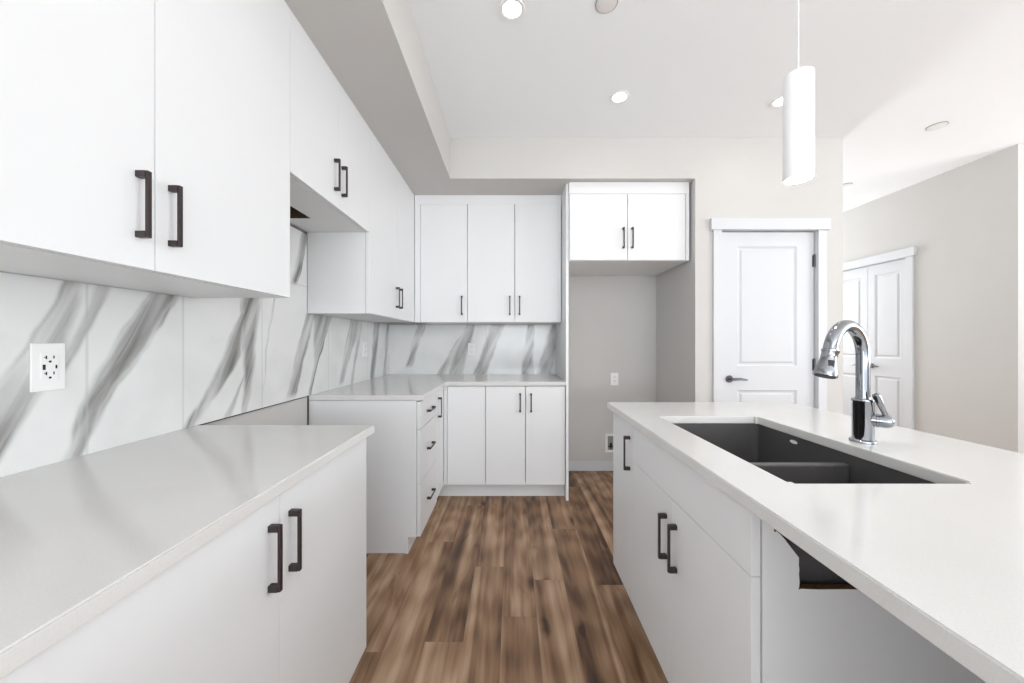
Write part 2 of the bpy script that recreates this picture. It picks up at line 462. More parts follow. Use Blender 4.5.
def hinge(parent, x, z):
    bm = bmesh.new()
    tube(bm, [(x, -0.006, z-0.045), (x, -0.006, z+0.045)], 0.0065, 14)
    tube(bm, [(x, -0.006, z+0.045), (x, -0.006, z+0.051)], [0.0045, 0.002], 12)
    box(bm, x-0.012, x+0.012, -0.0015, 0.001, z-0.044, z+0.044)
    return obj('hinge', bm, M_HINGE, parent)

def casing(parent, w, h, cw=0.062, ext=0.026):
    """flat craftsman casing, local x 0..w is the opening"""
    bm = bmesh.new()
    box(bm, -cw-0.004, -0.004, -0.030, -0.012, 0, h+0.004, bev=0.002)
    box(bm, w+0.004, w+cw+0.004, -0.030, -0.012, 0, h+0.004, bev=0.002)
    box(bm, -cw-ext, w+cw+ext, -0.040, -0.012, h+0.004, h+0.088, bev=0.003)
    # jamb lining
    for a, b in ((-0.0115, -0.003), (w+0.003, w+0.0115)): box(bm, a, b, -0.012, 0.10, 0, h+0.0115)
    box(bm, -0.003, w+0.003, -0.012, 0.10, h+0.003, h+0.0115)
    return obj('casing', bm, M_TRIM, parent)

d1 = thing('door_1', 'white two-panel pantry door with a lever handle beside the fridge alcove', 'door', (DX0, YC+0.012, 0)); d1['kind'] = 'structure'
dw = DX1-DX0
casing(d1, dw, DZ)
lf = obj('door_leaf', door_leaf(dw-0.006, DZ-0.012, 0.035, 0.128, [(0.18, 0.85), (1.03, 1.93)]), M_TRIM, d1, loc=(0.003, 0.006, 0.008))
lever(lf, 0.066, 0.935, 1); hinge(lf, dw-0.006, 1.82); hinge(lf, dw-0.006, 1.04); hinge(lf, dw-0.006, 0.25)

d2 = thing('door_2', 'white double closet doors in the hall wall at the right', 'door', (XR+0.012, CY1, 0), -PI/2); d2['kind'] = 'structure'
cwid = CY1-CY0
casing(d2, cwid, DZ)
half = cwid/2
for k in (0, 1):
    lf = obj('door_leaf', door_leaf(half-0.005, DZ-0.012, 0.035, 0.072, [(0.18, 0.85), (1.04, 1.93)]), M_TRIM, d2, loc=(k*half+0.003, 0.006, 0.008))
    hx = (half-0.005) if k else 0.0
    for hz in (1.84, 1.04, 0.25): hinge(lf, hx, hz)
    lever(lf, (half-0.045) if k == 0 else 0.04, 0.955, -1 if k == 0 else 1)

# ------------------------------------------------------------------ cabinets
def add_handle(parent, x, z, L=0.144, horiz=False, y=0.0, dark=None):
    """bar pull with two square feet; centred at x, z; stands off local -y from face y"""
    bm = bmesh.new(); h = L/2; so = 0.0235
    def bar(a0, a1, b0, b1, y0, y1, bev):
        if horiz: box(bm, x+a0, x+a1, y+y0, y+y1, z+b0, z+b1, bev=bev)
        else: box(bm, x+b0, x+b1, y+y0, y+y1, z+a0, z+a1, bev=bev)
    bar(-h, h, -0.0048, 0.0048, -so-0.003, -so+0.003, 0.0012)
    for s in (-1, 1):
        a0, a1 = sorted((s*h, s*(h-0.014)))
        bar(a0, a1, -0.0065, 0.0065, -so+0.002, -0.0003, 0.0015)
    return obj('handle', bm, M_HANDLE, parent)

def cab(name, label, loc, rotz, w, d, z0, z1, fronts, toe=None, filler=None, group=None, cat='cabinet',
        carc=None, toe_side=(False, False), top=True, shell=None, stile=None, cx=(0, 0)):
    """fronts: (kind, x0, x1, z0, z1, handle) handle=(x, z, horiz) or None. local y=0 is the face of the fronts"""
    t = thing(name, label, cat, loc, rotz, group or {'wall_cabinet': 'white wall cabinets', 'base_cabinet': 'white base cabinets', 'island_cabinet': 'white island cabinets'}[name])
    T = 0.020; G = 0.0009 if abs(rotz) > 0.1 else 0.0022
    if shell is None:
        bm = bmesh.new(); p = 0.016; y0 = T+0.0025
        X0, X1 = cx[0], w+cx[1]
        for a, b in ((X0+0.0005, X0+p), (X1-p, X1-0.0005)): box(bm, a, b, y0, d, z0, z1, bev=0.0008)
        box(bm, X0+p, X1-p, y0, d, z0, z0+p)
        if top: box(bm, X0+p, X1-p, y0, d, z1-p, z1)
        else:
            box(bm, X0+p, X1-p, y0, y0+0.08, z1-p, z1); box(bm, X0+p, X1-p, d-0.08, d, z1-p, z1)
        box(bm, X0+p, X1-p, d-0.008, d, z0+p, z1-p)
        obj('cabinet_box', bm, M_CAB, t)
        if stile:
            bm = bmesh.new(); box(bm, stile[0], stile[1], 0.002, T, z0, z1, bev=0.0008)
            obj('corner_filler', bm, M_CAB, t)
    else: shell(t)
    for kind, x0, x1, a, b, hd in fronts:
        bm = bmesh.new(); box(bm, x0+G, x1-G, 0, T, a+(0.0018 if kind == 'drawer' else 0.0010), b-(0.0018 if kind == 'drawer' else 0.0004), bev=0.0010)
        f = obj(kind, bm, M_CAB, t)
        if hd: add_handle(f, hd[0], hd[1], horiz=(len(hd) > 2 and hd[2]), L=hd[3] if len(hd) > 3 else 0.144)
    if filler:
        bm = bmesh.new(); box(bm, filler[0], filler[1], 0.001, T, z1+0.0005, SOFFIT-0.0005, bev=0.0008)
        obj('top_filler', bm, M_CAB, t)
    if toe:
        bm = bmesh.new(); box(bm, toe[0], toe[1], 0.07, 0.086, 0, z0-0.0005, bev=0.001)
        if toe_side[0]: box(bm, toe[0]+0.006, toe[0]+0.022, 0.0865, d, 0, z0-0.0005, bev=0.001)
        if toe_side[1]: box(bm, toe[1]-0.016, toe[1], 0.0865, d, 0, z0-0.0005, bev=0.001)
        obj('toe_kick', bm, M_CAB, t)
    return t

UZ0, UZ1 = 1.383, 2.361          # wall cabinets
TILE = 0.010
LX = -0.810                      # face of the left wall cabinets
LD = abs(XL+TILE-LX)-0.001       # their depth up to the tile
L90 = PI/2

# near left wall cabinet
Y0, Y1 = 0.319, 1.315
cab('wall_cabinet', 'large white wall cabinet nearest the camera, two doors with tall dark pulls', (LX, Y0, 0), L90, Y1-Y0, LD, UZ0, UZ1,
    [('door', 0, 0.498, UZ0, UZ1, (0.460, 1.520)), ('door', 0.498, Y1-Y0, UZ0, UZ1, (0.534, 1.520))], filler=(0, Y1-Y0))
# short cabinet over the range gap, duct hole cut in its underside
HY0, HY1, HZ0 = 1.3155, 2.042, 1.843
def hood_shell(t):
    w = HY1-HY0; p = 0.016; y0 = 0.0225; d = LD; z0, z1 = HZ0, UZ1
    bm = bmesh.new()
    for a, b in ((0.0005, p), (w-p, w-0.0005)): box(bm, a, b, y0, d, z0, z1, bev=0.0008)
    # bottom board with a rectangular cut-out
    hx0, hx1 = 0.27, 1.813-HY0; hy0, hy1 = 1.012+LX, d-0.045
    box(bm, p, w-p, y0, hy0, z0, z0+p); box(bm, p, w-p, hy1, d, z0, z0+p)
    box(bm, p, hx0, hy0, hy1, z0, z0+p); box(bm, hx1, w-p, hy0, hy1, z0, z0+p)
    box(bm, p, w-p, y0, d, z1-p, z1); box(bm, p, w-p, d-0.008, d, z0+p, z1-p)
    obj('cabinet_box', bm, M_CAB, t)
    bm = bmesh.new()
    e = 0.0012
    # raw board edges of the cut-out and bare duct sleeve above it
    box(bm, hx0, hx0+e, hy0, hy1, z0+0.001, z0+0.20); box(bm, hx1-e, hx1, hy0, hy1, z0+0.001, z0+0.20)
    box(bm, hx0, hx1, hy0, hy0+e, z0+0.001, z0+0.20); box(bm, hx0, hx1, hy1-e, hy1, z0+0.001, z0+0.20)
    box(bm, hx0, hx1, hy0, hy1, z0+0.20, z0+0.202)
    obj('duct_cutout', bm, M_DARKIN, t)
w = HY1-HY0
cab('wall_cabinet', 'short white two-door wall cabinet over the empty range gap, duct hole in its underside', (LX, HY0, 0), L90, w, LD, HZ0, UZ1,
    [('door', 0, w/2, HZ0, UZ1, (w/2-0.036, 1.984)), ('door', w/2, w, HZ0, UZ1, (w/2+0.036, 1.984))], filler=(0, w), shell=hood_shell)
# far left wall cabinet up to the back run
FY0, FY1 = 2.0425, 2.9895
w = FY1-FY0
cab('wall_cabinet', 'tall white two-door wall cabinet on the left wall past the range gap', (LX, FY0, 0), L90, w, LD, UZ0, UZ1,
    [('door', 0, 0.508, UZ0, UZ1, (0.472, 1.531)), ('door', 0.508, w, UZ0, UZ1, (0.544, 1.531))], filler=(0, w))
# back wall cabinets
BUY = 2.990
bd = YB-TILE-BUY-0.001
bx0, bx1, bx2 = -0.762, -0.370, 0.4135
cab('wall_cabinet', 'narrow single-door white wall cabinet at the left end of the back wall', (bx0, BUY, 0), 0, bx1-bx0, bd, UZ0, UZ1,
    [('door', 0, bx1-bx0, UZ0, UZ1, (bx1-bx0-0.046, 1.522, False, 0.158))], filler=(-0.046, bx1-bx0), stile=(-0.046, -0.001))
w = bx2-bx1
cab('wall_cabinet', 'tall two-door white wall cabinet on the back wall against the fridge panel', (bx1, BUY, 0), 0, w, bd, UZ0, UZ1,
    [('door', 0, 0.393, UZ0, UZ1, (0.352, 1.522, False, 0.158)), ('door', 0.393, w-0.003, UZ0, UZ1, (0.433, 1.522, False, 0.158))], filler=(0, w))
# cabinet over the fridge space
FX0, FX1, FCY = XP+0.0205, 1.352, 2.748
w = FX1-FX0
tf = cab('wall_cabinet', 'wide two-door white cabinet above the empty fridge alcove', (FX0, FCY, 0), 0, w, YB-FCY-0.001, 1.843, UZ1,
    [('door', 0.003, 0.447, 1.845, 2.350, (0.413, 2.012, False, 0.158)), ('door', 0.447, w-0.026, 1.845, 2.350, (0.481, 2.012, False, 0.158))])
bm = bmesh.new(); box(bm, 0, w, -0.002, 0.018, 2.351, SOFFIT-0.001, bev=0.001); box(bm, w-0.025, w, -0.002, 0.018, 1.843, 2.350, bev=0.001)
obj('filler_strip', bm, M_CAB, tf)
# tall gable beside the fridge space
bm = bmesh.new(); box(bm, XP, XP+0.020, 2.768, YB-0.001, 0, SOFFIT-0.001, bev=0.001)
tag(obj('tall_side_panel', bm, M_CAB), 'full-height thin white side panel between the back counter and the fridge alcove', 'panel')

# base cabinets
BZ0, BZ1 = 0.115, 0.882
BX = -0.5285
BD = abs(XL-BX)-0.002
DTOP = 0.876
def bd_(x0, x1, hx=None, hz=0.752): return ('door', x0, x1, BZ0, DTOP, (hx, hz) if hx is not None else None)
w = 1.308-0.334
cab('base_cabinet', 'white two-door base cabinet under the nearest left counter', (BX, 0.334, 0), L90, w, BD, BZ0, BZ1,
    [bd_(0, 0.486, 0.450), bd_(0.486, w, 0.522)], toe=(0, w), toe_side=(True, True), top=False)
w = 2.535-2.075
cab('base_cabinet', 'white three-drawer base cabinet on the far side of the range gap', (BX, 2.075, 0), L90, w, BD, BZ0-0.02, BZ1,
    [('drawer', 0.003, w, 0.716, DTOP, (w/2, 0.793, True)), ('drawer', 0.003, w, 0.402, 0.716, (w/2, 0.560, True)),
     ('drawer', 0.003, w, BZ0-0.02, 0.402, (w/2, 0.250, True))], toe=(0, w), toe_side=(True, False), top=False)
BBY = 2.782
w = BBY-2.5355-0.002
cab('base_cabinet', 'narrow single-door white base cabinet facing right in the inner corner', (BX, 2.5355, 0), L90, w, BD, BZ0, BZ1,
    [bd_(0, w-0.003, 0.042)], toe=(0, w), top=False)
bbd = YB-BBY-0.002
x0 = BX+0.0235
cab('base_cabinet', 'blank-fronted white corner base cabinet without a pull on the back wall', (x0, BBY, 0), 0, -0.2045-x0, bbd, BZ0, BZ1,
    [bd_(0.004, -0.2045-x0)], toe=(-0.09, -0.2045-x0), top=False, stile=(-0.0225, 0.002))
w = 0.413+0.204
cab('base_cabinet', 'white two-door base cabinet on the back wall beside the tall panel', (-0.204, BBY, 0), 0, w, bbd, BZ0, BZ1,
    [bd_(0, 0.309, 0.267), bd_(0.309, w, 0.351)], toe=(0, w), top=False)

# countertops
def slab(name, poly, label, z0=0.8845, z1=0.914):
    bm = bmesh.new(); prism(bm, poly, z0, z1)
    bmesh.ops.recalc_face_normals(bm, faces=bm.faces[:])
    es = [e for e in bm.edges if abs(e.verts[0].co.z-e.verts[1].co.z) < 1e-6]
    bmesh.ops.bevel(bm, geom=es, offset=0.003, segments=2, affect='EDGES')
    return tag(obj(name, bm, M_QUARTZ), label, 'countertop')
SX = -0.510
slab('countertop', [(XL+0.001, 0.28), (SX, 0.28), (SX, 1.335), (XL+0.001, 1.335)], 'nearest left white quartz countertop, ending at the range gap')
CYF = 2.765
r = 0.045; arc = []
for k in range(9):
    a = PI - k*(PI/2)/8
    arc.append((SX+r + r*math.cos(a), CYF-r + r*math.sin(a)))
slab('countertop', [(XL+0.001, 2.066), (SX, 2.066)] + arc + [(XP-0.001, CYF), (XP-0.001, YB-0.001), (XL+0.001, YB-0.001)],
     'L-shaped white quartz countertop in the far left corner')

# ------------------------------------------------------------------ marble backsplash
def lerp_poly(pts, z):
    pts = sorted(pts, key=lambda p: p[1])
    if z <= pts[0][1]:
        a, b = pts[0], pts[1]
    elif z >= pts[-1][1]: a, b = pts[-2], pts[-1]
    else:
        for a, b in zip(pts, pts[1:]):
            if a[1] <= z <= b[1]: break
    return a[0] + (b[0]-a[0])*(z-a[1])/(b[1]-a[1]+1e-9)

# veins: (left edge, right edge, body strength, edge strength left, edge strength right, z range) in wall coordinates (distance along wall, height)
VEINS_L = [
 ([(0.817, 1.12), (0.868, 1.23), (0.927, 1.373)], [(0.817, 0.943), (0.897, 1.085), (0.936, 1.184), (0.980, 1.373)], .58, .30, .12, (0.9, 1.6)),
 ([(0.925, 1.185), (1.010, 1.38)], [(0.955, 1.185), (1.055, 1.38)], .36, .1, .25, (1.12, 1.6)),
 ([(0.941, 0.924), (0.994, 1.120), (1.147, 1.359)], [(0.987, 0.926), (1.069, 1.095), (1.160, 1.20), (1.249, 1.375)], .50, .25, .42, (0.9, 1.6)),
 ([(1.281, 0.926), (1.40, 1.113), (1.541, 1.328), (1.60, 1.42)], [(1.343, 0.926), (1.43, 1.03), (1.552, 1.16), (1.60, 1.42)], .55, .28, .05, (0.9, 1.36)),
 ([(1.45, 0.92), (1.552, 1.08)], [(1.50, 0.92), (1.57, 1.10)], .3, .1, .1, (0.9, 1.12)),
 ([(1.552, 0.91), (1.552, 1.40), (1.56, 1.62)], [(1.58, 0.91), (1.631, 1.09), (1.672, 1.42), (1.71, 1.62)], .55, .35, .22, (0.9, 1.62)),
 ([(1.672, 0.99), (1.747, 1.435)], [(1.684, 0.99), (1.765, 1.435)], .25, .0, .0, (0.95, 1.5)),
 ([(1.873, 0.97), (2.030, 1.36), (2.10, 1.53)], [(1.95, 0.93), (2.07, 1.20), (2.17, 1.53)], .40, .34, .0, (0.93, 1.54)),
 ([(1.89, 1.53), (2.00, 1.86)], [(1.95, 1.53), (2.06, 1.86)], .50, .2, .4, (1.53, 1.9)),
 ([(2.06, 0.91), (2.12, 1.10), (2.10, 1.38)], [(2.09, 0.91), (2.165, 1.09), (2.32, 1.38)], .42, .05, .62, (0.9, 1.5)),
 ([(2.43, 0.985), (2.60, 1.38)], [(2.52, 0.985), (2.78, 1.38)], .33, .35, .1, (0.93, 1.5)),
 ([(2.60, 0.93), (2.73, 1.38)], [(2.65, 0.93), (2.80, 1.38)], .28, .2, .1, (0.9, 1.5)),
 ([(2.95, 0.93), (3.03, 1.38)], [(3.05, 0.93), (3.17, 1.38)], .52, .25, .2, (0.9, 1.5)),
 ([(3.25, 0.93), (3.33, 1.38)], [(3.33, 0.93), (3.42, 1.38)], .45, .2, .2, (0.9, 1.5)),
 ([(0.2, 0.93), (0.42, 1.38)], [(0.32, 0.93), (0.55, 1.38)], .5, .3, .2, (0.9, 1.5)),
]
def back(x): return (x-512)*3.405/360
VEINS_B = [
 ([(back(405), 0.99), (back(417), 1.38)], [(back(413), 0.99), (back(425), 1.38)], .42, .2, .3, (0.98, 1.5)),
 ([(back(438), 0.92), (back(466), 1.38)], [(back(463), 0.93), (back(474), 1.38)], .36, .70, .1, (0.9, 1.5)),
 ([(back(472), 0.92), (back(490), 1.38)], [(back(487), 0.92), (back(504), 1.38)], .55, .35, .2, (0.9, 1.5)),
 ([(back(520), 0.92), (back(526), 1.38)], [(back(533), 0.92), (back(535), 1.38)], .50, .1, .35, (0.9, 1.5)),
 ([(back(536), 0.92), (back(552), 1.38)], [(back(552), 0.92), (back(566), 1.38)], .45, .2, .35, (0.9, 1.5)),
]
def vein_value(u, z, veins):
    wob = noise.noise(Vector((u*4, z*4, 1.3)))*0.020 + noise.noise(Vector((u*14, z*14, 5.1)))*0.009 + noise.noise(Vector((u*45, z*30, 9.1)))*0.003
    best = 0.0
    for Lp, Rp, body, el, er, (za, zb) in veins:
        if z < za-0.02 or z > zb+0.02: continue
        a = lerp_poly(Lp, z); b = lerp_poly(Rp, z)
        uu = u+wob
        if uu < a-0.04 or uu > b+0.04: continue
        w = max(b-a, 0.004)
        sft = min(0.022, 0.30*w+0.003)
        fa = max(0, min(1, (uu-a)/sft)); fb = max(0, min(1, (b-uu)/sft))
        inside = (fa*fa*(3-2*fa))*(fb*fb*(3-2*fb))
        # hollow, cloudy middle
        mid = 0.82 + 0.80*noise.noise(Vector((u*19-z*8.5, z*3.0+u*1.2, 2.2)))
        v = body*inside*max(0.2, mid)
        v += el*math.exp(-((uu-a-0.004)/0.006)**2)*max(0, 0.65+0.9*noise.noise(Vector((z*9, u*3, 7.7))))
        v += er*math.exp(-((uu-b+0.004)/0.006)**2)*max(0, 0.65+0.9*noise.noise(Vector((z*9, u*3, 3.3))))
        edge_t = max(0, min(1, (z-za)/0.03+0.3)) * max(0, min(1, (zb-z)/0.03+0.3))
        best = max(best, v*edge_t)
    return min(1.0, best*1.45)

def splash(name, label, u0, u1, z_of_u, veins, place, joints, hjoints, step=0.006):
    """tiled sheet; u along the wall; z_of_u(u) -> top"""
    bm = bmesh.new(); cl = bm.verts.layers.float_color.new('vein')
    zb = 0.9145
    us = [u0]
    while us[-1] < u1-1e-6: us.append(min(u1, us[-1]+step))
    brk = sorted(set([a for a, _ in z_of_u]))
    for b in brk:
        if u0 < b < u1:
            i = min(range(len(us)), key=lambda k: abs(us[k]-b)); us[i] = b
    def top(um):
        zt = z_of_u[0][1]
        for a, t in z_of_u:
            if um >= a: zt = t
        return zt
    zmax = max(t for _, t in z_of_u)
    zs = [zb]
    while zs[-1] < zmax-1e-6: zs.append(min(zmax, zs[-1]+step))
    tops = sorted(set(t for _, t in z_of_u))
    for t in tops:
        i = min(range(len(zs)), key=lambda k: abs(zs[k]-t)); zs[i] = t
    vv = {}
    def V(i, j):
        if (i, j) not in vv:
            u, z = us[i], zs[j]
            v = bm.verts.new((u, 0, z)); val = vein_value(u, z, veins)
            g = 0.0
            for q in joints:
                if abs(u-q) < step*0.55 and z < 1.533: g = 0.5
            for q in hjoints:
                if abs(z-q) < step*0.55: g = 0.5
            v[cl] = (val, g, 0, 1); vv[(i, j)] = v
        return vv[(i, j)]
    for i in range(len(us)-1):
        um = (us[i]+us[i+1])/2; zt = top(um)
        for j in range(len(zs)-1):
            if zs[j+1] <= zt+1e-6:
                bm.faces.new((V(i, j), V(i+1, j), V(i+1, j+1), V(i, j+1)))
    # thickness: extrude the sheet back to the wall
    geo = bmesh.ops.extrude_face_region(bm, geom=bm.faces[:])
    bmesh.ops.translate(bm, verts=[g for g in geo['geom'] if isinstance(g, bmesh.types.BMVert)], vec=(0, TILE-0.0005, 0))
    o = obj(name, bm, M_MARBLE)
    o.location, o.rotation_euler = place
    return tag(o, label, 'backsplash')
splash('tile_backsplash', 'grey-veined white marble tile backsplash along the left wall', 0.12, YB-TILE-0.0015,
       [(0.12, UZ0-0.001), (1.3175, HZ0-0.012), (2.0405, UZ0-0.001)], VEINS_L,
       ((XL+TILE, 0, 0), (0, 0, L90)), [0.378, 0.985, 1.272, 1.675, 2.28, 2.90], [1.533])
splash('tile_backsplash', 'grey-veined white marble tile backsplash on the back wall', XL+TILE+0.0005, XP-0.001,
       [(-2, UZ0-0.001)], VEINS_B, ((0, YB-TILE, 0), (0, 0, 0)), [-0.25], [])

struct('trim_2', boxes((XL+0.0005, XL+TILE+0.0012, 1.338, 2.064, 0.9105, 0.9140),  # dark strips below and above the tile and beside the far cabinet
                       (XL+0.0005, XL+0.006, 2.0600, 2.0645, 0.0, 0.9100),
                       (XL+0.0005, XL+TILE+0.0012, HY0+0.004, HY1-0.004, HZ0-0.0118, HZ0-0.0075)), M_SLOT, 'thin dark strips along the edges of the wall in the range gap', 'trim')
# ------------------------------------------------------------------ outlets
def outlet(name, label, loc, rotz, w=0.072, h=0.118, kind='duplex'):
    t = thing(name, label, 'outlet', loc, rotz, 'white wall outlets')
    bm = bmesh.new(); box(bm, -w/2, w/2, -0.006, -0.0005, -h/2, h/2, bev=0.002); obj('cover_plate', bm, M_PLATE, t)
    bm = bmesh.new(); box(bm, -0.0168, 0.0168, -0.0085, -0.0062, -0.034, 0.034, bev=0.0008); f = obj('receptacle', bm, M_PLATE, t)
    y0, y1 = -0.0092, -0.0086
    for s in (-1, 1):
        zc = s*0.020
        bm = bmesh.new()
        box(bm, -0.0085, -0.0062, y0, y1, zc+0.000, zc+0.0085); box(bm, 0.0062, 0.0085, y0, y1, zc+0.001, zc+0.0080)
        if kind == 'usb': box(bm, -0.0118, -0.0085, y0, y1, zc+0.0034, zc+0.0052)
        tube(bm, [(0, y0, zc-0.0065), (0, y1, zc-0.0065)], 0.0028, 14)
        obj('socket_slots', bm, M_SLOT, f)
    if kind == 'usb':
        for a, b, h_ in ((-0.0142, -0.0090, 0.0065), (0.0105, 0.0138, 0.0045)):
            bm = bmesh.new(); box(bm, a, b, y0, y1, -h_, h_); obj('charging_port', bm, M_SLOT, f)
    return t
WXL = XL+TILE
outlet('wall_outlet', 'white duplex outlet with charging ports on the marble beside the near counter', (WXL, 0.899, 1.160), L90, w=0.066, kind='usb')
outlet('wall_outlet', 'white outlet on the left marble wall in the far corner', (WXL, 2.835, 1.163), L90, w=0.08)
outlet('wall_outlet', 'white outlet on the marble of the back wall', (-0.380, YB-TILE, 1.150), 0)
outlet('wall_outlet', 'white outlet on the bare greige wall of the fridge alcove', (0.972, YB, 0.867), 0)
# recessed ice-maker water box
t = thing('water_supply_box', 'recessed white water supply box low on the alcove wall', 'box', (0.972, YB, 0.262))
bm = bmesh.new(); a, b = 0.088, 0.066
for q in ((-a, a, b, a), (-a, a, -a, -b), (-a, -b, -b, b), (b, a, -b, b)): box(bm, q[0], q[1], -0.008, -0.0005, q[2], q[3], bev=0.0015)
obj('box_frame', bm, M_PLATE, t)
bm = bmesh.new(); box(bm, -b, b, -0.0022, -0.0006, -b, b); obj('box_recess', bm, M_GREY, t)
bm = bmesh.new()
tube(bm, [(-0.035, -0.004, -0.06), (-0.035, -0.004, -0.02)], 0.006, 12)
tube(bm, [(-0.035, -0.010, -0.025), (-0.035, -0.010, 0.0)], [0.012, 0.010], 14)
box(bm, -0.060, -0.010, -0.012, -0.004, -0.040, -0.028, bev=0.002)
obj('valve', bm, M_SLOT, t)

# ------------------------------------------------------------------ island
IX = 0.498; IZ0 = 0.135; IT = 0.022
IXB = 1.115                        # back of the island cabinets
IY_END, IY_A, IY_B = 1.772, 1.484, 0.750
def isl(loc_y): return (IX, loc_y, 0)
w = IY_END-IY_A
cab('island_cabinet', 'narrow single-door white cabinet at the far end of the island', isl(IY_END), -L90, w-0.0005, IXB-IX, IZ0, BZ1,
    [('door', 0, w, IZ0, DTOP, (w-0.036, 0.753))], toe=(0.0, w-0.038), top=False, cx=(0, -0.036))
def sink_shell(t):
    w = IY_A-IY_B; d = IXB-IX; p = 0.016; y0 = 0.0235
    bm = bmesh.new()
    e = -0.034
    box(bm, e, e+p, y0, d, IZ0, BZ1, bev=0.0008)
    box(bm, e+p, w-p, y0, d, IZ0, IZ0+p); box(bm, e+p, w-p, d-0.008, d, IZ0+p, BZ1)
    obj('cabinet_box', bm, M_CAB, t)
    # gable facing the camera, with its rough-cut service hole
    bm = bmesh.new()
    pts = [(y0, IZ0), (y0, BZ1), (0.0475, BZ1), (0.0478, 0.831), (0.0495, 0.826), (0.053, 0.829), (0.060, 0.823), (0.070, 0.812), (0.086, 0.791), (0.100, 0.773),
           (0.0995, 0.758), (0.1006, 0.748), (0.0996, 0.738), (0.1012, 0.722), (0.1000, 0.7105), (0.0985, 0.7065), (0.104, 0.7085), (0.14, 0.707), (0.20, 0.7075), (0.29, 0.706), (0.30, 0.71), (0.30, BZ1), (d, BZ1), (d, IZ0)]
    n = len(pts)
    hi = [bm.verts.new((w-0.0005, a, b)) for a, b in pts]; lo = [bm.verts.new((w-p, a, b)) for a, b in pts]
    bm.faces.new(hi); bm.faces.new(lo[::-1])
    for i in range(n):
        f = bm.faces.new((hi[i], lo[i], lo[(i+1) % n], hi[(i+1) % n]))
        if 2 <= i <= 20: f.material_index = 1
    obj('end_gable', bm, [M_CAB, M_CHIP], t)
w = IY_A-IY_B
seam = IY_A-1.1255
cab('island_cabinet', 'white sink cabinet of the island, two doors below a false drawer front', isl(IY_A-0.0005), -L90, w, IXB-IX, IZ0, BZ1,
    [('drawer_front', 0, w, 0.7325, DTOP, None), ('door', 0, seam, IZ0, 0.7325, (seam-0.0355, 0.597)), ('door', seam, w, IZ0, 0.7325, (seam+0.0355, 0.597))],
    toe=(0, w), shell=sink_shell)
w = 0.45
cab('island_cabinet', 'white island cabinet on the near side of the dishwasher gap', isl(0.14), -L90, w, IXB-IX, IZ0, BZ1,
    [('door', 0, w, IZ0, DTOP, (0.036, 0.753))], toe=(0, w), top=False)
bm = bmesh.new(); box(bm, IXB+0.001, IXB+0.019, -0.31, IY_END, 0, BZ1, bev=0.001)
tag(obj('island_back_panel', bm, M_CAB), 'plain white panel closing the seating side of the island', 'panel')

# island slab with the sink cut-out
def island_slab():
    ox0, ox1, oy0, oy1 = 0.478, 1.412, -0.34, 1.838
    hx0, hx1, hy0, hy1 = 0.608, 1.011, 0.786, 1.490
    z0, z1 = 0.8845, 0.914
    bm = bmesh.new()
    O = [(ox0-0.016, oy0), (ox1, oy0), (ox1, oy1), (ox0+0.007, oy1)]; I = [(hx0, hy0), (hx1, hy0), (hx1, hy1), (hx0, hy1)]
    ot = [bm.verts.new((*p, z1)) for p in O]; ob = [bm.verts.new((*p, z0)) for p in O]
    it = [bm.verts.new((*p, z1)) for p in I]; ib = [bm.verts.new((*p, z0)) for p in I]
    for k in range(4):
        n = (k+1) % 4
        bm.faces.new((ot[k], ot[n], it[n], it[k])); bm.faces.new((ob[k], ib[k], ib[n], ob[n]))
        bm.faces.new((ot[k], ob[k], ob[n], ot[n])); bm.faces.new((it[k], it[n], ib[n], ib[k]))
    bmesh.ops.recalc_face_normals(bm, faces=bm.faces[:])
    bm.edges.ensure_lookup_table()
    ve = [e for e in bm.edges if {e.verts[0], e.verts[1]} in [{it[k], ib[k]} for k in range(4)]]
    bmesh.ops.bevel(bm, geom=ve, offset=0.010, segments=5, affect='EDGES')
    def horiz_top(e):
        a, b = e.verts
        if abs(a.co.z-z1) > 1e-6 or abs(b.co.z-z1) > 1e-6: return False
        return any(abs(f.normal.z) < 0.5 for f in e.link_faces)
    def horiz_bot(e):
        a, b = e.verts
        if abs(a.co.z-z0) > 1e-6 or abs(b.co.z-z0) > 1e-6: return False
        return any(abs(f.normal.z) < 0.5 for f in e.link_faces)
    bm.normal_update()
    es = [e for e in bm.edges if horiz_top(e) or horiz_bot(e)]
    bmesh.ops.bevel(bm, geom=es, offset=0.0022, segments=2, affect='EDGES')
    return tag(obj('countertop', bm, M_QUARTZ), 'glossy white quartz island countertop cut out for the sink', 'countertop')
island_slab()

